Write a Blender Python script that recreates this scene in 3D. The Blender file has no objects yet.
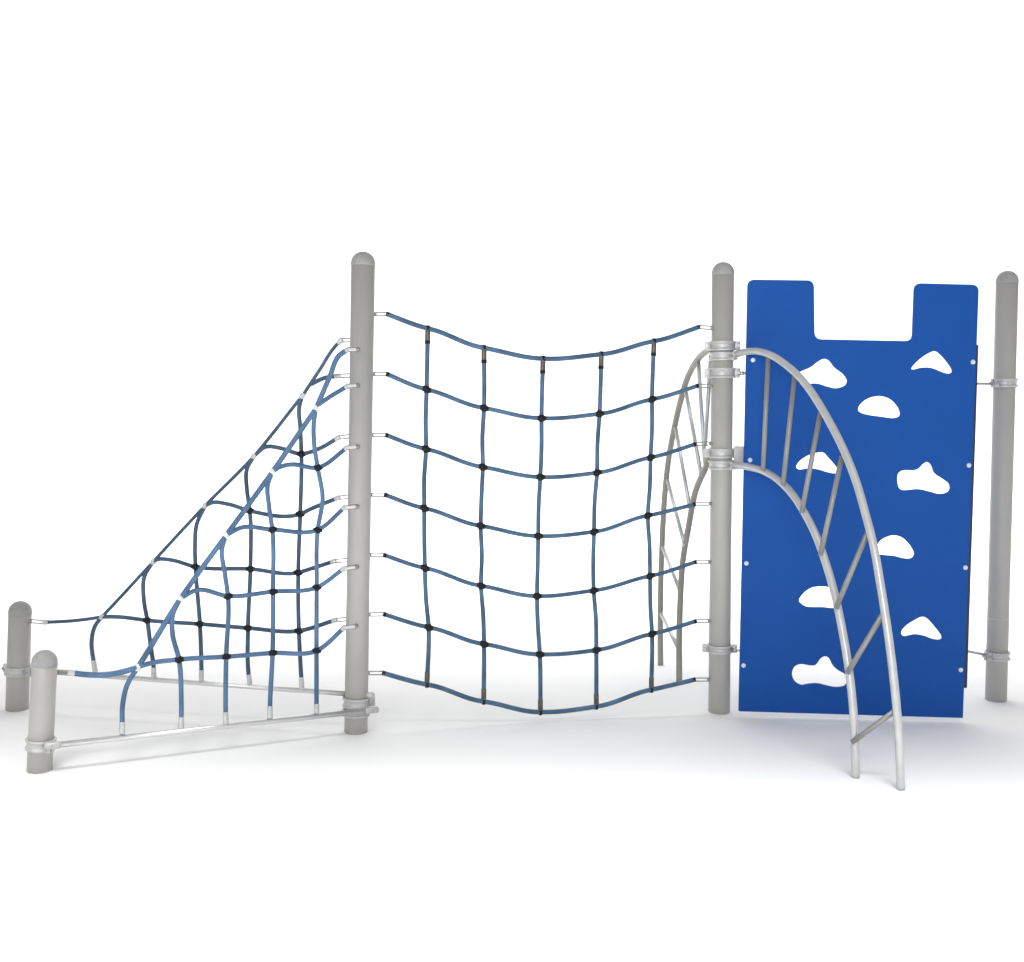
import bpy, bmesh, math, random
from mathutils import Vector, Matrix, Quaternion
random.seed(4)
S = bpy.context.scene
COL = S.collection
# Measured shapes, in metres: ropes, rails and rungs are lists of [x, y, z]; the board is (along, up).
D = {
 'mid_row0': [[-0.6942,5.7922,2.1217],[-0.6368,5.8056,2.1243],[-0.4345,5.8529,2.0577],[-0.1512,5.9192,1.9656],[0.1532,5.9904,1.9169],[0.4609,6.0623,1.9456],[0.7431,6.1284,2.0196],[0.9887,6.1858,2.1004],[1.0612,6.2027,2.0969]],
 'mid_row1': [[-0.7008,5.7906,1.824],[-0.6358,5.8058,1.825],[-0.4386,5.852,1.7503],[-0.1482,5.9199,1.6587],[0.1496,5.9895,1.6084],[0.4563,6.0613,1.6335],[0.7388,6.1274,1.7121],[0.9893,6.1859,1.7875],[1.0636,6.2033,1.7874]],
 'mid_row2': [[-0.7074,5.7891,1.5181],[-0.6387,5.8052,1.5184],[-0.4398,5.8517,1.4477],[-0.1514,5.9191,1.355],[0.1475,5.989,1.3017],[0.4483,6.0594,1.3229],[0.7378,6.1271,1.4029],[0.982,6.1842,1.4743],[1.0687,6.2045,1.4787]],
 'mid_row3': [[-0.7116,5.7881,1.216],[-0.6436,5.804,1.2159],[-0.4466,5.8501,1.1449],[-0.1593,5.9173,1.0501],[0.1407,5.9874,0.9917],[0.4377,6.0569,1.0095],[0.7291,6.1251,1.0915],[0.9878,6.1856,1.1489],[1.0743,6.2058,1.1523]],
 'mid_row4': [[-0.7158,5.7871,0.9105],[-0.6471,5.8032,0.9081],[-0.4418,5.8512,0.8365],[-0.1547,5.9184,0.7368],[0.1386,5.987,0.674],[0.4415,6.0578,0.6946],[0.7481,6.1295,0.7647],[1.0017,6.1888,0.8349],[1.0808,6.2073,0.8331]],
 'mid_row5': [[-0.72,5.7861,0.6043],[-0.6461,5.8034,0.6034],[-0.4212,5.856,0.5275],[-0.1362,5.9227,0.4289],[0.1576,5.9914,0.3621],[0.4612,6.0624,0.3727],[0.766,6.1337,0.4485],[1.0097,6.1907,0.5095],[1.0864,6.2086,0.5079]],
 'mid_row6': [[-0.7243,5.7851,0.3019],[-0.6501,5.8025,0.2986],[-0.4275,5.8545,0.2279],[-0.1348,5.923,0.1233],[0.1656,5.9933,0.0511],[0.4666,6.0637,0.0649],[0.7687,6.1343,0.1418],[1.012,6.1913,0.186],[1.0913,6.2098,0.1823]],
 'F_edge': [[-0.77,5.7074,1.9427],[-0.8233,5.7522,1.9428],[-0.8622,5.7335,1.915],[-0.9083,5.7113,1.8055],[-0.957,5.6879,1.6841],[-0.9707,5.6813,1.6496],[-0.9889,5.6725,1.621],[-1.1677,5.5865,1.3398],[-1.371,5.4886,1.0383],[-1.5655,5.3949,0.7468],[-1.7288,5.3163,0.4601],[-1.7433,5.3094,0.4354],[-1.7717,5.2957,0.4265],[-1.8758,5.2456,0.4125],[-1.9551,5.2074,0.4224],[-2.0132,5.1795,0.437],[-2.0623,5.1558,0.4455]],
 'F_row1': [[-0.7696,5.7069,1.7666],[-0.8255,5.7512,1.7613],[-0.9084,5.7113,1.7068],[-0.9593,5.6868,1.6693]],
 'F_row2': [[-0.7691,5.7063,1.4623],[-0.8276,5.7502,1.4546],[-0.9632,5.6849,1.3574],[-1.0901,5.6238,1.3745],[-1.1401,5.5997,1.3608],[-1.1677,5.5865,1.3398]],
 'F_row3': [[-0.7711,5.7062,1.164],[-0.8386,5.7449,1.1543],[-0.9636,5.6847,1.0464],[-1.1687,5.5859,1.0581],[-1.3108,5.5176,1.0719],[-1.371,5.4886,1.0383]],
 'F_row4': [[-0.7732,5.7061,0.8602],[-0.8436,5.7425,0.8447],[-0.9685,5.6823,0.7583],[-1.1668,5.5869,0.7513],[-1.3642,5.4918,0.7435],[-1.5003,5.4263,0.782],[-1.5655,5.3949,0.7468]],
 'F_row5': [[-0.7753,5.7061,0.5592],[-0.8401,5.7441,0.5434],[-0.9697,5.6817,0.4375],[-1.1697,5.5855,0.4459],[-1.3739,5.4872,0.4477],[-1.5744,5.3907,0.4541],[-1.7054,5.3276,0.4458],[-1.7433,5.3094,0.4354]],
 'F_v1': [[-0.9707,5.6813,1.6496],[-0.9803,5.6766,1.5831],[-0.9805,5.6766,1.4893],[-0.9632,5.6849,1.3574],[-0.9409,5.6956,1.2055],[-0.9636,5.6847,1.0464],[-0.9685,5.6823,0.7583],[-0.9697,5.6817,0.4375],[-0.9591,5.6176,0.1838],[-0.9564,5.6016,0.1377]],
 'F_v2': [[-1.1677,5.5865,1.3398],[-1.1878,5.5768,1.2788],[-1.1829,5.5791,1.174],[-1.1687,5.5859,1.0581],[-1.1668,5.5869,0.7513],[-1.1697,5.5855,0.4459],[-1.169,5.5166,0.199],[-1.1664,5.5005,0.1399]],
 'F_v3': [[-1.371,5.4886,1.0383],[-1.389,5.4799,0.9739],[-1.3781,5.4852,0.8618],[-1.3642,5.4918,0.7435],[-1.3739,5.4872,0.4477],[-1.3623,5.4235,0.193],[-1.3575,5.4085,0.1372]],
 'F_v4': [[-1.5655,5.3949,0.7468],[-1.5982,5.3792,0.6718],[-1.6011,5.3778,0.589],[-1.5744,5.3907,0.4541],[-1.5665,5.3945,0.2619],[-1.5496,5.3333,0.192],[-1.5478,5.3169,0.1367]],
 'F_v5': [[-1.7433,5.3094,0.4354],[-1.7879,5.2879,0.356],[-1.8071,5.2787,0.2636],[-1.7897,5.2178,0.1986],[-1.7853,5.2026,0.1452]],
 'F_rail': [[-2.0761,5.0626,0.1303],[-0.6771,5.736,0.1257]],
 'R_edge': [[-0.8067,5.7754,1.9915],[-0.8641,5.7858,1.9893],[-0.896,5.7916,1.9564],[-0.9736,5.8058,1.8416],[-1.0252,5.8151,1.7664],[-1.0644,5.8223,1.7097],[-1.0864,5.8263,1.6832],[-1.3199,5.8688,1.4008],[-1.5855,5.9172,1.1373],[-1.8744,5.9698,0.8342],[-2.1419,6.0185,0.5532],[-2.1649,6.0226,0.5296],[-2.1991,6.0289,0.522],[-2.3203,6.0509,0.5012],[-2.4927,6.0823,0.4836],[-2.5791,6.098,0.4865]],
 'R_row1': [[-0.8065,5.7753,1.8156],[-0.8769,5.7882,1.8119],[-0.9477,5.801,1.8018],[-1.0184,5.8139,1.769]],
 'R_row2': [[-0.8113,5.7762,1.5123],[-0.8769,5.7881,1.5026],[-0.974,5.8058,1.4467],[-1.0692,5.8232,1.4169],[-1.1828,5.8438,1.4445],[-1.2558,5.8571,1.4496],[-1.3199,5.8688,1.4008]],
 'R_row3': [[-0.8161,5.7771,1.2066],[-0.8768,5.7881,1.1988],[-1.0131,5.8129,1.1414],[-1.0763,5.8244,1.1104],[-1.3439,5.8732,1.1186],[-1.4641,5.8951,1.1502],[-1.5473,5.9102,1.155],[-1.5855,5.9172,1.1373]],
 'R_row4': [[-0.821,5.778,0.884],[-0.8971,5.7918,0.8755],[-1.0252,5.8151,0.8299],[-1.0875,5.8265,0.8089],[-1.3425,5.8729,0.8173],[-1.6403,5.9271,0.817],[-1.7812,5.9528,0.8483],[-1.8504,5.9654,0.8473],[-1.8744,5.9698,0.8342]],
 'R_row5': [[-0.8207,5.7779,0.5815],[-0.8913,5.7908,0.573],[-1.0846,5.826,0.5071],[-1.3572,5.8756,0.5087],[-1.619,5.9233,0.5169],[-1.9101,5.9763,0.522],[-2.0631,6.0041,0.5328],[-2.1649,6.0226,0.5296]],
 'R_v1': [[-1.0644,5.8223,1.7097],[-1.0802,5.8252,1.654],[-1.0752,5.8243,1.553],[-1.0692,5.8232,1.4169],[-1.0763,5.8244,1.1104],[-1.0875,5.8265,0.8089],[-1.0846,5.826,0.5071],[-1.0729,5.8238,0.2695],[-1.0688,5.8231,0.1996]],
 'R_v2': [[-1.3199,5.8688,1.4008],[-1.3587,5.8759,1.3302],[-1.3583,5.8758,1.2254],[-1.3439,5.8732,1.1186],[-1.3425,5.8729,0.8173],[-1.3572,5.8756,0.5087],[-1.3554,5.8753,0.267],[-1.3471,5.8738,0.2052]],
 'R_v3': [[-1.5855,5.9172,1.1373],[-1.6327,5.9258,1.0359],[-1.642,5.9274,0.9259],[-1.6403,5.9271,0.817],[-1.619,5.9233,0.5169],[-1.613,5.9222,0.2763],[-1.6136,5.9223,0.2098]],
 'R_v4': [[-1.8744,5.9698,0.8342],[-1.9238,5.9788,0.7519],[-1.9292,5.9797,0.6455],[-1.9101,5.9763,0.522],[-1.8914,5.9728,0.3757],[-1.8781,5.9704,0.2748],[-1.8766,5.9702,0.2143]],
 'R_v5': [[-2.1649,6.0226,0.5296],[-2.2055,6.03,0.4776],[-2.2256,6.0337,0.4034],[-2.2224,6.0331,0.3226],[-2.2172,6.0322,0.2937],[-2.2069,6.0303,0.224]],
 'R_rail': [[-2.6199,6.1055,0.217],[-0.7001,5.756,0.193]],
 'front_outer': [[1.1857,6.1631,1.9558],[1.2266,6.0775,1.9686],[1.2692,5.9883,1.9664],[1.32,5.8818,1.9393],[1.3699,5.7773,1.8878],[1.4185,5.6755,1.8198],[1.4655,5.5771,1.7252],[1.5123,5.4789,1.609],[1.5575,5.3842,1.4776],[1.5935,5.3087,1.3447],[1.6207,5.2519,1.2114],[1.6467,5.1974,1.071],[1.6705,5.1475,0.8912],[1.6886,5.1096,0.7389],[1.7104,5.0639,0.531],[1.7272,5.0286,0.3272],[1.7368,5.0086,0.1654],[1.7438,4.9939,0.0]],
 'front_inner': [[1.1874,6.1472,1.3696],[1.2345,6.0302,1.3657],[1.2936,5.8828,1.3511],[1.3409,5.7652,1.3143],[1.3872,5.6498,1.2499],[1.4213,5.5649,1.1768],[1.4586,5.4721,1.0727],[1.4911,5.3912,0.9423],[1.5198,5.3196,0.7955],[1.5438,5.26,0.6313],[1.5634,5.211,0.4634],[1.5752,5.1817,0.324],[1.5833,5.1616,0.1693],[1.5884,5.1487,-0.0]],
 'front_rungs': [[[1.3033,5.9169,1.9413],[1.2934,5.8834,1.3639]],[[1.3947,5.7253,1.8375],[1.3592,5.7195,1.3004]],[[1.4804,5.5458,1.6631],[1.4189,5.571,1.1781]],[[1.5497,5.4006,1.4598],[1.4771,5.426,0.9911]],[[1.6324,5.2273,1.1313],[1.5257,5.305,0.7628]],[[1.6825,5.1224,0.7727],[1.5623,5.2138,0.479]],[[1.7198,5.0441,0.3409],[1.5819,5.165,0.1701]]],
 'rear_outer': [[1.123,6.42,2.0107],[1.1018,6.5445,1.9931],[1.0665,6.7514,1.9308],[1.0392,6.9113,1.8282],[1.0195,7.0268,1.6927],[1.0027,7.1259,1.5417],[0.9857,7.2255,1.3507],[0.9751,7.2876,1.1441],[0.9677,7.3312,0.7764],[0.9668,7.336,0.3345],[0.9717,7.3076,0.0]],
 'rear_inner': [[1.1172,6.4305,1.4214],[1.0991,6.526,1.3259],[1.0715,6.6716,1.1872],[1.0489,6.7911,0.9385],[1.0338,6.8707,0.7349],[1.0286,6.8978,0.4986],[1.028,6.9011,0.2521],[1.0313,6.8839,-0.0]],
 'rear_rungs': [[[1.1095,6.4989,1.9803],[1.0975,6.5349,1.4557]],[[1.0737,6.709,1.9297],[1.0972,6.5362,1.3588]],[[1.0358,6.9317,1.7739],[1.0857,6.5966,1.2975]],[[1.0061,7.1059,1.5404],[1.0536,6.766,1.0783]],[[0.9822,7.2458,1.2015],[1.0401,6.8371,0.8426]],[[0.9669,7.3354,0.7759],[1.0268,6.9073,0.5582]],[[0.9668,7.3364,0.3403],[1.0262,6.9104,0.2007]]],
 'holes': [[[0.2693,1.8668],[0.3223,1.892],[0.3605,1.9219],[0.3942,1.9389],[0.4238,1.9294],[0.4542,1.8934],[0.4993,1.8594],[0.5219,1.8252],[0.5112,1.7956],[0.4628,1.7802],[0.4136,1.7895],[0.3642,1.8038],[0.3153,1.8032],[0.2758,1.8126],[0.2555,1.8371]],[[0.8485,1.8926],[0.8857,1.9371],[0.9328,1.9718],[0.971,1.9849],[1.0007,1.9676],[1.0411,1.924],[1.0671,1.8803],[1.0484,1.8634],[1.0142,1.8699],[0.9553,1.8918],[0.9067,1.8933],[0.8635,1.883]],[[0.5788,1.673],[0.5924,1.7028],[0.6305,1.7329],[0.6885,1.7464],[0.7425,1.7342],[0.7827,1.7002],[0.8036,1.661],[0.7997,1.6363],[0.7659,1.626],[0.7023,1.6331],[0.6336,1.6421],[0.5941,1.6535]],[[0.2647,1.3661],[0.2883,1.4013],[0.3366,1.4319],[0.3756,1.4424],[0.41,1.4428],[0.4404,1.4134],[0.4761,1.3741],[0.4916,1.3495],[0.4775,1.3293],[0.4381,1.3337],[0.3884,1.3479],[0.339,1.3542],[0.285,1.3464]],[[0.797,1.3092],[0.8028,1.3391],[0.8295,1.3554],[0.8784,1.3561],[0.9073,1.3655],[0.9308,1.3907],[0.9548,1.4009],[0.9769,1.3834],[0.996,1.342],[1.0361,1.3148],[1.0713,1.2885],[1.0793,1.2588],[1.0636,1.2357],[1.02,1.228],[0.9707,1.2402],[0.9116,1.2512],[0.8336,1.245],[0.8055,1.2645]],[[0.6973,0.9406],[0.7254,0.9813],[0.764,1.002],[0.7982,1.0076],[0.8429,0.9934],[0.8836,0.954],[0.9069,0.9092],[0.8913,0.8818],[0.852,0.8801],[0.7975,0.8922],[0.7284,0.8979],[0.6933,0.9154]],[[0.3012,0.6503],[0.3297,0.6914],[0.3686,0.7175],[0.418,0.7256],[0.4577,0.7213],[0.4982,0.6948],[0.5142,0.6596],[0.5205,0.6192],[0.4913,0.6034],[0.4316,0.6072],[0.3522,0.6077],[0.3168,0.6252]],[[0.8469,0.4839],[0.8703,0.52],[0.9135,0.5513],[0.9571,0.5724],[0.9921,0.558],[1.0332,0.5133],[1.0675,0.4684],[1.0605,0.4459],[1.021,0.4471],[0.971,0.4643],[0.9215,0.4703],[0.8676,0.459]],[[0.2756,0.2416],[0.2873,0.2829],[0.3217,0.3011],[0.3718,0.2951],[0.4016,0.2988],[0.4255,0.3321],[0.4499,0.3459],[0.4751,0.3352],[0.4963,0.2979],[0.522,0.2729],[0.5574,0.2533],[0.5784,0.2231],[0.5647,0.1838],[0.5153,0.1734],[0.4651,0.1815],[0.4149,0.1916],[0.3651,0.1873],[0.3303,0.1814],[0.2948,0.201]]],
 'bolts': [[0.0217,1.3962],[0.0176,0.8411],[0.017,0.2844],[0.0231,1.9264],[1.1675,1.9277],[1.1691,1.3846],[1.1732,0.8395],[1.1716,0.2862]],
 'panel': [[1.2450740048336588,6.120665352820546,0.0],[0.9989613378227061,-0.045565837372633776,0.0],1.192106583579111],
 'posts': {"A":[[-0.7839,5.7712,0.0],[-0.7506,5.7712,2.428]],"B":[[1.1562,6.225,-0.0],[1.1156,6.225,2.4494]],"C":[[2.8151,6.5432,0.0],[2.773,6.5432,2.4555]],"F":[[-2.1361,5.1203,0.0],[-2.0995,5.1203,0.5547]],"R":[[-2.6652,6.1137,0.0],[-2.6346,6.1137,0.5916]]},
 'cam': [1150.0319499683496,0.07577044626065348,0.011708188346144928,1.733684888934678],
 'rad': 0.05912482361370213,
 'rodC1': [[2.4216,6.067,1.8154],[2.7173,6.5245,1.8201]],
 'rodC2': [[2.4283,6.0667,0.3843],[2.7443,6.5239,0.2667]],
 'outline': [[0.0006,0.0337],[1.1916,0.0264],[1.1802,2.3269],[0.8528,2.3328],[0.8527,2.0311],[0.3406,2.0367],[0.3274,2.3435],[-0.0135,2.3453]],
 'strip': [[1.1982,2.0183],[1.2137,0.1837],[1.1905,0.1832]],
}

V = Vector
RAD = D['rad']

# ------------------------------------------------------------------ materials
def newmat(name):
    m = bpy.data.materials.new(name); m.use_nodes = True
    nt = m.node_tree; b = nt.nodes['Principled BSDF']
    return m, nt, b
def noisy(name, col, rough=.5, metal=0., var=.08, scale=6., bump=.0, bscale=60., spec=.5, tint=None):
    """base colour with soft mottling, a little roughness variation and fine bump"""
    m, nt, b = newmat(name)
    N = nt.nodes; L = nt.links
    tc = N.new('ShaderNodeTexCoord')
    n = N.new('ShaderNodeTexNoise'); n.inputs['Scale'].default_value = scale; n.inputs['Detail'].default_value = 5
    L.new(tc.outputs['Object'], n.inputs['Vector'])
    r = N.new('ShaderNodeValToRGB')
    c2 = tint or [min(1, c*(1+var)) for c in col]
    r.color_ramp.elements[0].position = .3; r.color_ramp.elements[1].position = .7
    r.color_ramp.elements[0].color = (*[c*(1-var) for c in col], 1)
    r.color_ramp.elements[1].color = (*c2, 1)
    L.new(n.outputs['Fac'], r.inputs['Fac']); L.new(r.outputs['Color'], b.inputs['Base Color'])
    b.inputs['Roughness'].default_value = rough; b.inputs['Metallic'].default_value = metal
    b.inputs['Specular IOR Level'].default_value = spec
    if bump:
        n2 = N.new('ShaderNodeTexNoise'); n2.inputs['Scale'].default_value = bscale; n2.inputs['Detail'].default_value = 3
        L.new(tc.outputs['Object'], n2.inputs['Vector'])
        bp = N.new('ShaderNodeBump'); bp.inputs['Strength'].default_value = bump; bp.inputs['Distance'].default_value = .002
        L.new(n2.outputs['Fac'], bp.inputs['Height']); L.new(bp.outputs['Normal'], b.inputs['Normal'])
    return m
def rope_mat(name, c1, c2):
    """laid rope: diagonal strands from the tube's own UVs (v runs in metres along the rope)"""
    m, nt, b = newmat(name)
    N = nt.nodes; L = nt.links
    uv = N.new('ShaderNodeUVMap')
    sp = N.new('ShaderNodeSeparateXYZ'); L.new(uv.outputs['UV'], sp.inputs[0])
    a = N.new('ShaderNodeMath'); a.operation = 'MULTIPLY'; a.inputs[1].default_value = 6*2*math.pi   # six strands round
    L.new(sp.outputs['X'], a.inputs[0])
    c = N.new('ShaderNodeMath'); c.operation = 'MULTIPLY_ADD'; c.inputs[1].default_value = 2*math.pi/.020
    L.new(sp.outputs['Y'], c.inputs[0]); L.new(a.outputs[0], c.inputs[2])
    s = N.new('ShaderNodeMath'); s.operation = 'SINE'; L.new(c.outputs[0], s.inputs[0])
    mr = N.new('ShaderNodeMapRange'); mr.inputs['From Min'].default_value = -1; L.new(s.outputs[0], mr.inputs['Value'])
    tc = N.new('ShaderNodeTexCoord')
    n = N.new('ShaderNodeTexNoise'); n.inputs['Scale'].default_value = 9; n.inputs['Detail'].default_value = 4
    L.new(tc.outputs['Object'], n.inputs['Vector'])
    mx = N.new('ShaderNodeMath'); mx.operation = 'MULTIPLY_ADD'; mx.inputs[1].default_value = .32
    L.new(mr.outputs[0], mx.inputs[0]); L.new(n.outputs['Fac'], mx.inputs[2])
    r = N.new('ShaderNodeValToRGB'); r.color_ramp.elements[0].position = .35; r.color_ramp.elements[1].position = 1.0
    r.color_ramp.elements[0].color = (*c1, 1); r.color_ramp.elements[1].color = (*c2, 1)
    L.new(mx.outputs[0], r.inputs['Fac']); L.new(r.outputs['Color'], b.inputs['Base Color'])
    bp = N.new('ShaderNodeBump'); bp.inputs['Strength'].default_value = .5; bp.inputs['Distance'].default_value = .002
    L.new(mr.outputs[0], bp.inputs['Height']); L.new(bp.outputs['Normal'], b.inputs['Normal'])
    b.inputs['Roughness'].default_value = .6
    return m
M = dict(
    post=noisy('powder_coat_grey', (.405,.398,.382), .42, 0, .04, 4, .15, 300, .4, tint=(.425,.415,.395)),
    cap=noisy('cast_grey_cap', (.325,.323,.318), .5, 0, .06, 40, .3, 200, .3),
    tan=noisy('shaded_tan_pipe', (.29,.275,.24), .45, .1, .06, 14, .2, 120),  # far ladder's side rails: their shade is painted in as tan-grey
    clamp=noisy('cast_aluminium', (.50,.50,.495), .38, .2, .07, 30, .3, 150),
    rail=noisy('galvanised_pipe', (.53,.54,.54), .34, .45, .07, 14, .25, 120),
    pipe=noisy('light_steel_pipe', (.70,.70,.69), .28, .75, .06, 14, .25, 120),
    bolt=noisy('bolt_steel', (.45,.45,.45), .35, .7, .1, 80),
    dark=noisy('black_joint_plastic', (.007,.008,.010), .5, 0, .2, 60, spec=.25),
    swage=noisy('brown_swage_sleeve', (.11,.095,.085), .35, .5, .3, 60),
    silver=noisy('swage_aluminium', (.56,.56,.55), .35, .15, .1, 60),
    blue=noisy('blue_board_plastic', (.0066,.074,.33), .5, 0, .03, 3, .12, 500, .15),
    shackle=noisy('zinc_shackle', (.30,.30,.295), .4, .3, .1, 60),
    fitting=noisy('white_zinc_fitting', (.74,.74,.72), .35, .05, .05, 60),
    button=noisy('pale_bolt_head', (.62,.70,.78), .4, 0, .05, 60),
    rung=noisy('rung_pipe', (.27,.268,.262), .38, .3, .06, 14, .2, 120),  # near ladder's rungs: darker grey puts their shade into the colour
    navy=noisy('dark_mounting_channel', (.012,.018,.05), .5, 0, .1, 20),
    white=noisy('white_sweep', (.86,.86,.855), .85, 0, .006, .7, 0, 1, .1),
    rope=rope_mat('blue_laid_rope', (.035,.088,.18), (.12,.235,.41)),
    ropem=rope_mat('slate_blue_laid_rope', (.018,.052,.105), (.085,.190,.32)),
    roped=rope_mat('dark_slate_laid_rope', (.018,.045,.085), (.072,.145,.235)),
)

# ------------------------------------------------------------------ geometry helpers
def link(name, bm, mat, parent=None, smooth=True, bevel=0.):
    me = bpy.data.meshes.new(name); bm.normal_update(); bm.to_mesh(me); bm.free()
    o = bpy.data.objects.new(name, me); COL.objects.link(o)
    me.materials.append(mat)
    for p in me.polygons: p.use_smooth = smooth
    if parent is not None:
        o.parent = parent
    if bevel:
        md = o.modifiers.new('bevel', 'BEVEL'); md.width = bevel; md.segments = 2; md.limit_method = 'ANGLE'
    return o
def thing(name, label, cat, loc, group=None, rot=None):
    o = bpy.data.objects.new(name, None); COL.objects.link(o); o.empty_display_size = .1
    o.location = loc
    if rot is not None:
        o.rotation_mode = 'QUATERNION'; o.rotation_quaternion = rot
    o['label'] = label; o['category'] = cat
    if group: o['group'] = group
    return o
def smooth_path(pts, seg=6):
    """Hermite interpolation with chord-length tangents: passes through every measured point"""
    P = [V(p) for p in pts]; n = len(P)
    if n == 2: return P
    d = [max((P[i+1]-P[i]).length, 1e-6) for i in range(n-1)]
    T = []
    for i in range(n):
        if i == 0: t = (P[1]-P[0])/d[0]
        elif i == n-1: t = (P[-1]-P[-2])/d[-1]
        else:
            a = (P[i]-P[i-1])/d[i-1]; b = (P[i+1]-P[i])/d[i]
            t = (a*d[i]+b*d[i-1])/(d[i]+d[i-1])
        T.append(t)
    out = []
    for i in range(n-1):
        k = max(2, min(14, int(d[i]/.02))) if seg else 1
        for j in range(k):
            s = j/k; h = d[i]
            out.append(P[i]*(2*s**3-3*s**2+1)+T[i]*h*(s**3-2*s**2+s)+P[i+1]*(-2*s**3+3*s**2)+T[i+1]*h*(s**3-s**2))
    out.append(P[-1]); return out
def tube(bm, pts, rad, sides=12, uvs=True, closed=False, cap=True):
    """rad: a number or a list, one per point"""
    n = len(pts); R = rad if isinstance(rad, (list, tuple)) else [rad]*n
    uvl = bm.loops.layers.uv.verify() if uvs else None
    prev = None; rings = []; vv = [0.]
    for i in range(n):
        if closed: t = (pts[(i+1) % n]-pts[i-1]).normalized()
        else: t = (pts[min(i+1, n-1)]-pts[max(i-1, 0)]).normalized()
        if prev is None:
            a = V((0,0,1)) if abs(t.z) < .9 else V((0,1,0))
            u = t.cross(a).normalized()
        else:
            u = (prev-t*prev.dot(t)).normalized()
        prev = u; w = t.cross(u)
        rings.append([bm.verts.new(pts[i]+(u*math.cos(2*math.pi*k/sides)+w*math.sin(2*math.pi*k/sides))*R[i]) for k in range(sides)])
        if i: vv.append(vv[-1]+(pts[i]-pts[i-1]).length)
    m = n if closed else n-1
    for i in range(m):
        a, b = rings[i], rings[(i+1) % n]
        for k in range(sides):
            f = bm.faces.new((a[k], a[(k+1) % sides], b[(k+1) % sides], b[k]))
            if uvs:
                va = vv[i]; vb = vv[i+1] if i+1 < n else vv[i]+.01
                for l, (x, y) in zip(f.loops, ((k, va), (k+1, va), (k+1, vb), (k, vb))): l[uvl].uv = (x/sides, y)
    if cap and not closed:
        bm.faces.new(rings[0][::-1]); bm.faces.new(rings[-1])
def lathe(bm, prof, sides=48, caps=(True, True)):
    rings = [[bm.verts.new((r*math.cos(2*math.pi*k/sides), r*math.sin(2*math.pi*k/sides), z)) for k in range(sides)] for r, z in prof]
    for a, b in zip(rings, rings[1:]):
        for k in range(sides): bm.faces.new((a[k], a[(k+1) % sides], b[(k+1) % sides], b[k]))
    if caps[0]: bm.faces.new(rings[0][::-1])
    if caps[1]: bm.faces.new(rings[-1])
def box(bm, c, s, rot=0.):
    """box with centre c, size s, turned about z"""
    r = bmesh.ops.create_cube(bm, size=1)
    mt = Matrix.Translation(V(c)) @ Matrix.Rotation(rot, 4, 'Z') @ Matrix.Diagonal((*s, 1))
    bmesh.ops.transform(bm, matrix=mt, verts=r['verts'])
def cyl(bm, a, b, r, sides=14):
    tube(bm, [V(a), V(b)], r, sides, False)
def loc(pts, root):
    return [V(p)-root.location for p in pts]

# ------------------------------------------------------------------ the white photo sweep the equipment stands on
def build_ground():
    bm = bmesh.new()
    prof = [(-9., 0.)]
    for i in range(1, 40): prof.append((-9+i*21/40, 0.))
    prof.append((12., 0.))
    for i in range(1, 25):
        a = math.pi/2*i/24; prof.append((12+3.5*math.sin(a), 3.5-3.5*math.cos(a)))
    prof.append((15.5, 9.))
    xs = [-16+i*4 for i in range(9)]
    g = [[bm.verts.new((x, y, z)) for x in xs] for y, z in prof]
    for a, b in zip(g, g[1:]):
        for k in range(len(xs)-1): bm.faces.new((a[k], a[k+1], b[k+1], b[k]))
    o = link('ground', bm, M['white']); o['kind'] = 'structure'
    o['label'] = 'seamless white floor curving up into a white background'
build_ground()

# ------------------------------------------------------------------ posts and their clamps
def clamp(root, z, ang, h=.050, ears=(1, -1), knob=None, block=None):
    """two-piece cast band clamp: ribbed band, ears on both sides, bolts through the ears"""
    bm = bmesh.new(); R = RAD
    rib = .0125
    lathe(bm, [(R+.001, -h/2), (R+.010, -h/2), (R+.0125, -h/2+.002), (R+.0125, -h/2+rib-.003), (R+.010, -h/2+rib), (R+.0055, -h/2+rib+.002),
               (R+.0055, h/2-rib-.002), (R+.010, h/2-rib), (R+.0125, h/2-rib+.003), (R+.0125, h/2-.002), (R+.010, h/2), (R+.001, h/2)], 56, (False, False))
    for s in ears:
        ca, sa = math.cos(ang)*s, math.sin(ang)*s
        for off in (-.0105, .0105):        # two flanges with a slit between them
            x = (R+.020)*ca-off*sa*s; y = (R+.020)*sa+off*ca*s
            box(bm, (x, y, 0), (.030, .014, h*.92), ang)
    bmesh.ops.translate(bm, vec=(0, 0, z), verts=bm.verts)
    if block:
        ba, bl = block
        b2 = bmesh.new()
    c = link('clamp', bm, M['clamp'], root, True, .0015)
    for s in ears:
        ca, sa = math.cos(ang)*s, math.sin(ang)*s
        t = V((-math.sin(ang), math.cos(ang), 0)); p = V(((R+.026)*ca, (R+.026)*sa, z))
        bm = bmesh.new(); cyl(bm, p-t*.030, p-t*.0195, .0085, 6); cyl(bm, p+t*.0195, p+t*.028, .0085, 6); cyl(bm, p-t*.0195, p+t*.0195, .0045, 8)
        link('bolt', bm, M['bolt'], c, False)
    return c
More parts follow.
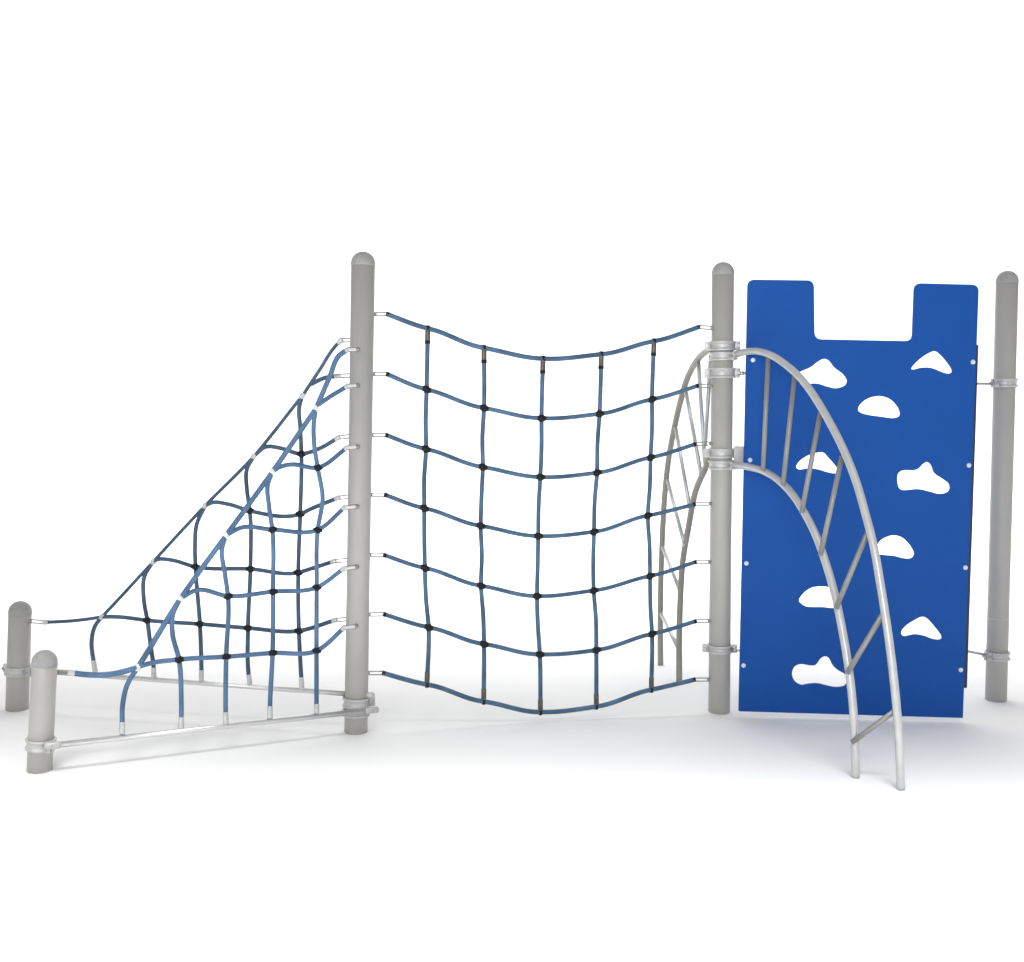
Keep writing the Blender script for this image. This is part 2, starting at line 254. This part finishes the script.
def post(key, label, group, clamps=(), seam=None):
    b = V(D['posts'][key][0]); a = V(D['posts'][key][1])
    q = V((0, 0, 1)).rotation_difference((a-b).normalized())
    root = thing('steel_post', label, 'post', b, group, q)
    Ht = (a-b).length
    top = Ht-RAD*.98                         # where the dome starts
    bm = bmesh.new()
    lathe(bm, [(RAD-.004, 0), (RAD, .003), (RAD, top-.004)], 64)
    link('shaft', bm, M['post'], root)
    bm = bmesh.new()
    prof = [(RAD+.0005, top-.012), (RAD+.0012, top-.011), (RAD+.0012, top)]
    for i in range(1, 12):
        t = math.pi/2*i/12; prof.append(((RAD+.001)*math.cos(t), top+RAD*.98*math.sin(t)))
    prof.append((.001, top+RAD*.98))
    lathe(bm, prof, 64); link('domed_cap', bm, M['cap'], root)
    if seam:
        bm = bmesh.new(); lathe(bm, [(RAD+.0002, seam-.002), (RAD+.0009, seam-.0012), (RAD+.0009, seam+.0012), (RAD+.0002, seam+.002)], 64, (False, False))
        link('seam_ring', bm, M['silver'], root)
    if key == 'F': root.scale = (.93, .93, 1)
    for args in clamps: clamp(root, **args)
    return root
A = post('A', 'tall grey round post standing between the triangular nets and the square net', 'tall round grey posts',
         [dict(z=.157, ang=math.radians(12), h=.048, ears=(1,)), dict(z=.104, ang=math.radians(8), h=.036, ears=())])
B = post('B', 'grey round post left of the blue panel carrying both arch ladders', 'tall round grey posts',
         [dict(z=2.003, ang=math.radians(-4), h=.052), dict(z=1.947, ang=math.radians(-52), h=.046, ears=(1,)),
          dict(z=1.858, ang=math.radians(-4), h=.056), dict(z=1.427, ang=math.radians(-2), h=.052), dict(z=1.363, ang=math.radians(-58), h=.050, ears=(1,)),
          dict(z=.355, ang=math.radians(-8), h=.044)])
C = post('C', 'grey round post at the far right beside the blue panel', 'tall round grey posts',
         [dict(z=1.827, ang=math.radians(-150), h=.050, ears=(1,)), dict(z=.263, ang=math.radians(-150), h=.046, ears=(1,))], seam=.479)
F = post('F', 'short grey round post nearest the viewer at the lower left', 'short round grey posts',
         [dict(z=.124, ang=math.radians(-38), h=.050), ])
Rp = post('R', 'short grey round post at the left edge, partly behind the other short post', 'short round grey posts',
         [dict(z=.215, ang=math.radians(-25), h=.050)])

# ------------------------------------------------------------------ rope net pieces
def end_link(parent, a, b, root, mat='shackle', wide=.0085):
    """eye bolt on the post and a long shackle reaching to the rope end"""
    a, b = loc([a, b], root); t = (b-a).normalized(); L = (b-a).length
    side = V((0, 0, 1)); side = (side-t*side.dot(t)).normalized()
    pts = []; n = 10
    c0 = a+t*wide; c1 = b-t*wide*.3
    for i in range(n+1):
        an = math.pi/2+math.pi*i/n; pts.append(c0+t*math.cos(an)*wide+side*math.sin(an)*wide)
    for i in range(n+1):
        an = -math.pi/2+math.pi*i/n; pts.append(c1+t*math.cos(an)*wide*.6+side*math.sin(an)*wide)
    bm = bmesh.new(); tube(bm, pts, .0034, 8, False, closed=True)
    cyl(bm, a-t*.012, a+t*.008, .006, 10); cyl(bm, a-t*.004, a, .011, 12)
    return link('end_shackle', bm, M[mat], parent)
def sleeve(parent, a, b, root, r, mat, name='ferrule'):
    a, b = loc([a, b], root); t = b-a
    ks = [0, .04, .08, .5, .92, .96, 1]; rs = [.7, .95, 1, 1, 1, .95, .7]
    bm = bmesh.new(); tube(bm, [a+t*k for k in ks], [r*x for x in rs], 12, False)
    return link(name, bm, M[mat], parent)
def joint(parent, p, th, tv, root, mat='dark', s=1., name='rope_joint'):
    """moulded cross clamped over the crossing of two ropes"""
    p = V(p)-root.location; bm = bmesh.new()
    for t, L, r in ((th, .024*s, .0145*s), (tv, .019*s, .0145*s)):
        t = t.normalized()
        tube(bm, [p+t*L*k for k in (-1, -.85, -.4, 0, .4, .85, 1)], [r*x for x in (.80, .95, 1.05, 1.12, 1.05, .95, .80)], 12, False)
    return link(name, bm, M[mat], parent)
def point_on(pts, i): return V(pts[i])

# ---- square net between the two tall posts
mroot = thing('climbing_net', 'large sagging square-mesh rope net hung between two tall grey posts', 'rope net',
              (V(D['posts']['A'][0])+V(D['posts']['B'][0]))/2)
RM = .0117
rows = [D['mid_row%d' % i] for i in range(7)]
for i, r in enumerate(rows):
    bm = bmesh.new()
    edge = i in (0, 6)
    pts = [V(p) for p in r[1:-1]]
    # each crossing holds the rope flatter than its general slope, so it kinks there
    kp = [pts[0]]
    for q in range(1, len(pts)-1):
        t = (pts[q+1]-pts[q-1]).normalized(); t.z *= .72
        kp += [pts[q]-t*.024, pts[q], pts[q]+t*.024]
    kp.append(pts[-1]); pth = smooth_path(kp)
    tube(bm, loc(pth, mroot), RM*(1.08 if edge else 1), 12)
    o = link('horizontal_rope', bm, M['ropem'], mroot)
    for a, b, c in ((r[0], r[1], r[2]), (r[-1], r[-2], r[-3])):
        end_link(o, a, b, mroot)
        bb = V(b); t = (V(c)-bb).normalized()
        sleeve(o, bb-t*.004, bb+t*.012, mroot, RM*1.08, 'dark', 'rope_end_sleeve')
for j in range(2, 7):
    col = [V(rows[i][j]) for i in range(7)]
    # between crossings the rope bows a little, as slack rope does
    pts = [col[0]]
    for i in range(6):
        a, b = col[i], col[i+1]
        if 0 < i < 5:
            w = random.uniform(-.006, .006)
            pts.append((a+b)/2+V((w, w*.3, 0)))
        pts.append(b)
    bm = bmesh.new(); tube(bm, loc(smooth_path(pts), mroot), RM, 12)
    o = link('vertical_rope', bm, M['ropem'], mroot)
    t = (col[1]-col[0]).normalized(); sleeve(o, col[0]+t*.004, col[0]+t*.072, mroot, RM*1.16, 'swage')
    sleeve(o, col[0]+t*.060, col[0]+t*.078, mroot, RM*1.25, 'dark', 'sleeve_end')
    t = (col[5]-col[6]).normalized(); sleeve(o, col[6]+t*.012, col[6]+t*.070, mroot, RM*1.16, 'swage')
    for i in range(7):
        th = V(rows[i][j+1])-V(rows[i][j-1]); tv = col[min(i+1, 6)]-col[max(i-1, 0)]
        e = i in (0, 6)
        joint(mroot, col[i], th, tv if not e else V((0, 0, 1)), mroot, 'dark', .82 if e else 1.0)

# ---- the two triangular nets left of the first tall post
def tri_net(pre, label, foot, rope, nodes, silver_end):
    root = thing('triangular_net', label, 'rope net', (V(D['posts']['A'][0])+V(D['posts'][foot][0]))/2, 'triangular rope nets at the left')
    RR = .0116 if foot == 'F' else .0112
    def path(key): return D[pre+'_'+key]
    e = path('edge')
    bm = bmesh.new(); tube(bm, loc(smooth_path(e[1:-1]), root), RR*(1.15 if foot == 'F' else .85), 12)
    o = link('edge_rope', bm, M[rope], root)
    for a, b, c in ((e[0], e[1], e[2]), (e[-1], e[-2], e[-3])):
        end_link(o, a, b, root); bb = V(b); t = (V(c)-bb).normalized()
        sleeve(o, bb-t*.010, bb+t*.022, root, RR*1.2, silver_end, 'ferrule')
    if pre == 'F': sleeve(o, V(e[0]), V(e[1]), root, .0085, 'fitting', 'eye_fitting')
    for k in range(1, 6):
        r = path('row%d' % k)
        bm = bmesh.new(); tube(bm, loc(smooth_path(r[1:]), root), RR, 12)
        o = link('horizontal_rope', bm, M[rope], root)
        end_link(o, r[0], r[1], root); bb = V(r[1]); t = (V(r[2])-bb).normalized()
        if pre == 'F': sleeve(o, V(r[0])+(bb-V(r[0])).normalized()*.004, bb, root, .0085, 'fitting', 'eye_fitting')
        sleeve(o, bb-t*.010, bb+t*.020, root, RR*1.2, silver_end, 'ferrule')
        r = path('v%d' % k)
        bm = bmesh.new(); tube(bm, loc(smooth_path(r), root), RR, 12)
        o = link('vertical_rope', bm, M[rope], root)
        a, b = V(r[-2]), V(r[-1]); sleeve(o, a, b, root, RR*1.2, 'silver', 'ferrule')
    for p in nodes['dark']:
        joint(root, p, V((-.9, -.43 if foot == 'F' else .17, 0)), V((0, 0, 1)), root, 'dark', .92)
    ed = (V(e[8])-V(e[7]))
    for p in nodes['white']:
        joint(root, p, ed, V((0, 0, 1)), root, 'fitting' if foot == 'F' else 'silver', 0.88 if foot == 'F' else .8, 'edge_connector')
    return root
def near(seq_a, seq_b):
    """points shared by the two ropes (their crossings)"""
    out = []
    for a in seq_a:
        for b in seq_b:
            if (V(a)-V(b)).length < .004: out.append(a)
    return out
def net_nodes(pre):
    dark = []; white = []
    for k in range(1, 6):
        for j in range(1, 6):
            for p in near(D[pre+'_row%d' % k], D[pre+'_v%d' % j]):
                if not near([p], D[pre+'_edge']): dark.append(p)
    for j in range(1, 6): white += near([D[pre+'_v%d' % j][0]], D[pre+'_edge'])
    return dict(dark=dark, white=white)
tri_net('F', 'light blue triangular rope net running to the nearer short post', 'F', 'rope', net_nodes('F'), 'silver')
tri_net('R', 'darker triangular rope net running to the farther short post', 'R', 'roped', net_nodes('R'), 'silver')

# ---- low rails under the triangular nets
def low_rail(pre, label):
    a, b = V(D[pre+'_rail'][0]), V(D[pre+'_rail'][1])
    root = thing('ground_rail', label, 'rail', V((a.x, a.y, 0)), 'low steel rails under the triangular nets')
    bm = bmesh.new(); tube(bm, loc([a, b], root), .0138, 18, False); link('pipe', bm, M['pipe'], root, True)
    t = (b-a).normalized()
    for p, s in ((a, 1), (b, -1)):          # flattened end lug with its bolt
        q = p-root.location; bm = bmesh.new()
        tube(bm, [q-t*.012*s, q-t*.008*s, q+t*.05*s, q+t*.060*s], [.013, .0175, .0175, .013], 14, False)
        e = link('end_fitting', bm, M['clamp'], root)
        n = V((t.y, -t.x, 0)); n = n if n.y < 0 else -n
        bm = bmesh.new(); cyl(bm, q+t*.02*s+n*.012, q+t*.02*s+n*.024, .0075, 6); link('bolt', bm, M['bolt'], e, False)
low_rail('F', 'white steel rail near the ground under the nearer triangular net')
low_rail('R', 'white steel rail near the ground under the farther triangular net')

# ------------------------------------------------------------------ arch ladders
def arch(pre, label):
    bB = V(D['posts']['B'][0])
    foot = V(D[pre+'_outer'][-1])
    root = thing('arch_ladder', label, 'ladder', V((foot.x, foot.y, 0)), 'curved ladders on the middle post')
    for k in ('outer', 'inner'):
        p = [V(q) for q in D[pre+'_'+k]]
        ax = V((bB.x, bB.y, p[0].z)); d = (p[0]-ax)
        start = ax+d.normalized()*(RAD+.004)
        if d.length < RAD+.02: p = p[1:]
        bm = bmesh.new(); tube(bm, loc(smooth_path([start]+p), root), .0187, 20, False)
        link('side_rail', bm, M['rail' if pre == 'front' else 'tan'], root)  # rear rails get the pipe with shade in its colour
    side = V((0, -1, 0)) if pre == 'front' else V((0, 0, 0))
    for a, b in D[pre+'_rungs']:
        a, b = V(a), V(b); t = (b-a).normalized()
        off = V((-.012, -.022, 0)) if pre == 'front' else V((-.004, -.014, 0))
        bm = bmesh.new(); tube(bm, loc([a, b+off+t*.006], root), .0122, 14, False)
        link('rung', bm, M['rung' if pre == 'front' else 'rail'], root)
arch('front', 'curved silver arch ladder in front of the blue panel')
arch('rear', 'curved arch ladder with shade painted into its rails, behind the middle post and square net')

# ------------------------------------------------------------------ blue climbing panel
def cat_closed(pts, k=6):
    n = len(pts); out = []
    for i in range(n):
        p0, p1, p2, p3 = (V((*pts[(i+j) % n], 0)) for j in (-1, 0, 1, 2))
        for s in range(k):
            t = s/k
            out.append(.5*((2*p1)+(p2-p0)*t+(2*p0-5*p1+4*p2-p3)*t*t+(3*p1-p0-3*p2+p3)*t**3))
    return out
def rounded(pts, rads, k=7):
    n = len(pts); out = []
    for i in range(n):
        p = V((*pts[i], 0)); a = V((*pts[i-1], 0)); b = V((*pts[(i+1) % n], 0)); r = rads[i]
        if r <= 0: out.append(p); continue
        da = (a-p).normalized(); db = (b-p).normalized()
        s = p+da*r; e = p+db*r
        for j in range(k+1):
            t = j/k; out.append(s*(1-t)**2+p*2*t*(1-t)+e*t*t)
    return out
def panel():
    L0, ex, wd = D['panel']; L0 = V(L0); ex = V(ex); ez = V((0, 0, 1)); ny = ez.cross(ex)   # ny points away from the viewer
    if ny.y < 0: ny = -ny
    ang = math.atan2(ex.y, ex.x)
    root = thing('climbing_board', 'blue climbing board with castle notch and cloud-shaped holes', 'climbing board', L0)
    root.rotation_euler = (0, 0, ang)
    TH = .019
    cu = bpy.data.curves.new('board_curve', 'CURVE'); cu.dimensions = '2D'; cu.fill_mode = 'BOTH'
    cu.extrude = TH/2-.0025; cu.bevel_depth = .0025; cu.bevel_resolution = 2
    loops = [rounded(D['outline'], [.003, .003, .035, .035, .040, .040, .035, .035])]
    loops += [cat_closed(h) for h in D['holes']]
    for pts in loops:
        sp = cu.splines.new('POLY'); sp.points.add(len(pts)-1); sp.use_cyclic_u = True
        for q, p in zip(sp.points, pts): q.co = (p.x, p.y, 0, 1)
    tmp = bpy.data.objects.new('tmp', cu); COL.objects.link(tmp)
    dg = bpy.context.evaluated_depsgraph_get(); me = bpy.data.meshes.new_from_object(tmp.evaluated_get(dg))
    bpy.data.objects.remove(tmp); bpy.data.curves.remove(cu)
    # curve plane (x, y) -> board plane (x, z); the front face keeps y = 0
    for v in me.vertices: v.co = V((v.co.x, TH/2-v.co.z, v.co.y))
    me.flip_normals() if False else None
    me.materials.clear(); me.materials.append(M['blue'])
    o = bpy.data.objects.new('board', me); COL.objects.link(o); o.parent = root
    bm = bmesh.new(); bm.from_mesh(me); bmesh.ops.remove_doubles(bm, verts=bm.verts, dist=1e-5); bmesh.ops.recalc_face_normals(bm, faces=bm.faces); bm.to_mesh(me); bm.free()
    for x, z in D['bolts']:
        bm = bmesh.new()
        tube(bm, [V((x, y, z)) for y in (.004, -.002, -.005, -.0075, -.0082)], [.0125, .0125, .0105, .006, .001], 18, False)
        link('round_bolt', bm, M['button'], root)
    # channel bolted behind the right edge, standing a little proud of it, and one behind the left edge
    (x1, z1), (x2, z2), _ = D['strip']
    def channel(xa_t, xb_t, xa_b, xb_b, zt, zb, y0, y1):
        bm = bmesh.new()
        vs = [bm.verts.new(p) for p in ((xa_b, y0, zb), (xb_b, y0, zb), (xb_b, y1, zb), (xa_b, y1, zb), (xa_t, y0, zt), (xb_t, y0, zt), (xb_t, y1, zt), (xa_t, y1, zt))]
        for f in ((0,3,2,1), (4,5,6,7), (0,1,5,4), (1,2,6,5), (2,3,7,6), (3,0,4,7)): bm.faces.new([vs[i] for i in f])
        return link('mounting_channel', bm, M['navy'], root, False, .0015)
    channel(x1-.05, x1+.002, x2-.05, x2+.002, z1, z2, TH+.001, TH+.041)
    channel(.012, .055, .012, .055, z1, z2, TH+.001, TH+.041)
    inv = Matrix.Translation(L0) @ Matrix.Rotation(ang, 4, 'Z'); inv = inv.inverted()
    for k, z in (('rodC1', 0), ('rodC2', 0)):
        a, b = (inv @ V(p) for p in D[k]); a.y = TH+.03
        bm = bmesh.new(); cyl(bm, a, b, .0068, 12); cyl(bm, b+(a-b).normalized()*.05, b, .0105, 12)
        link('mounting_rod', bm, M['bolt'], root)
    bB = V(D['posts']['B'][0])
    for z in (1.858, .352):
        a = inv @ V((bB.x+.055, bB.y-.02, z)); b = V((.03, TH+.03, a.z))
        bm = bmesh.new(); cyl(bm, a, b, .0062, 12); cyl(bm, a, a+(b-a).normalized()*.03, .0115, 6); link('mounting_rod', bm, M['bolt'], root)
    # flat bracket plate reaching from the post to the back of the board
    a = inv @ V((bB.x+.045, bB.y-.02, 1.41)); bm = bmesh.new()
    box(bm, ((a.x+.04)/2, TH+.030, 1.405), (abs(.04-a.x)+.02, .006, .125), 0)
    link('bracket_plate', bm, M['clamp'], root, False, .001)
panel()

# ------------------------------------------------------------------ camera
f, pitch, roll, h = D['cam']
cam = bpy.data.cameras.new('camera'); co = bpy.data.objects.new('camera', cam); COL.objects.link(co)
cam.sensor_width = 36; cam.lens = f/1024*36; cam.clip_end = 200; cam.clip_start = .05
cp, sp = math.cos(pitch), math.sin(pitch)
right = V((1, 0, 0)); fw = V((0, cp, -sp)); up = V((0, sp, cp))
c_, s_ = math.cos(roll), math.sin(roll)
r2 = c_*right+s_*up; u2 = -s_*right+c_*up
co.matrix_world = Matrix(((r2.x, u2.x, -fw.x, 0), (r2.y, u2.y, -fw.y, 0), (r2.z, u2.z, -fw.z, h), (0, 0, 0, 1)))
S.camera = co

# ------------------------------------------------------------------ light: pale studio surroundings and added area lamps out of view
w = bpy.data.worlds.new('World'); S.world = w; w.use_nodes = True
bg = w.node_tree.nodes['Background']; bg.inputs['Color'].default_value = (1, 1, 1, 1); bg.inputs['Strength'].default_value = .56
def area(name, loc_, target, sx, sy, power, spread, col=(1, 1, 1)):
    l = bpy.data.lights.new(name, 'AREA'); l.shape = 'RECTANGLE'; l.size = sx; l.size_y = sy; l.energy = power; l.spread = math.radians(spread); l.color = col
    o = bpy.data.objects.new(name, l); COL.objects.link(o); o.location = loc_
    o.rotation_euler = (V(target)-V(loc_)).to_track_quat('-Z', 'Y').to_euler()
area('added_front_light', (.4, 1.65, 5.2), (.4, 2.98, 0), 10, 2.6, 235, 44)  # added unseen lamp, lifts the foreground floor to white
area('added_back_light', (0, 10.3, 7.0), (0, 11.5, 0), 16, 5.0, 680, 80)  # added unseen lamp, whitens the floor behind the grey band
area('added_wall_light', (0, 11.5, 8.6), (0, 15.5, 5.2), 18, 2.5, 420, 100)  # added unseen lamp, brightens the upper wall
area('added_key_light', (-1.5, -3.0, 3.0), (.3, 6.0, 2.6), 5, 2.5, 38, 50, (.96, .98, 1))  # added lamp behind the camera, brightens post and board faces

S.view_settings.view_transform = 'Standard'; S.view_settings.look = 'None'; S.view_settings.exposure = 0; S.view_settings.gamma = 1
S.render.engine = 'CYCLES'
S.render.resolution_x = 1024; S.render.resolution_y = 962
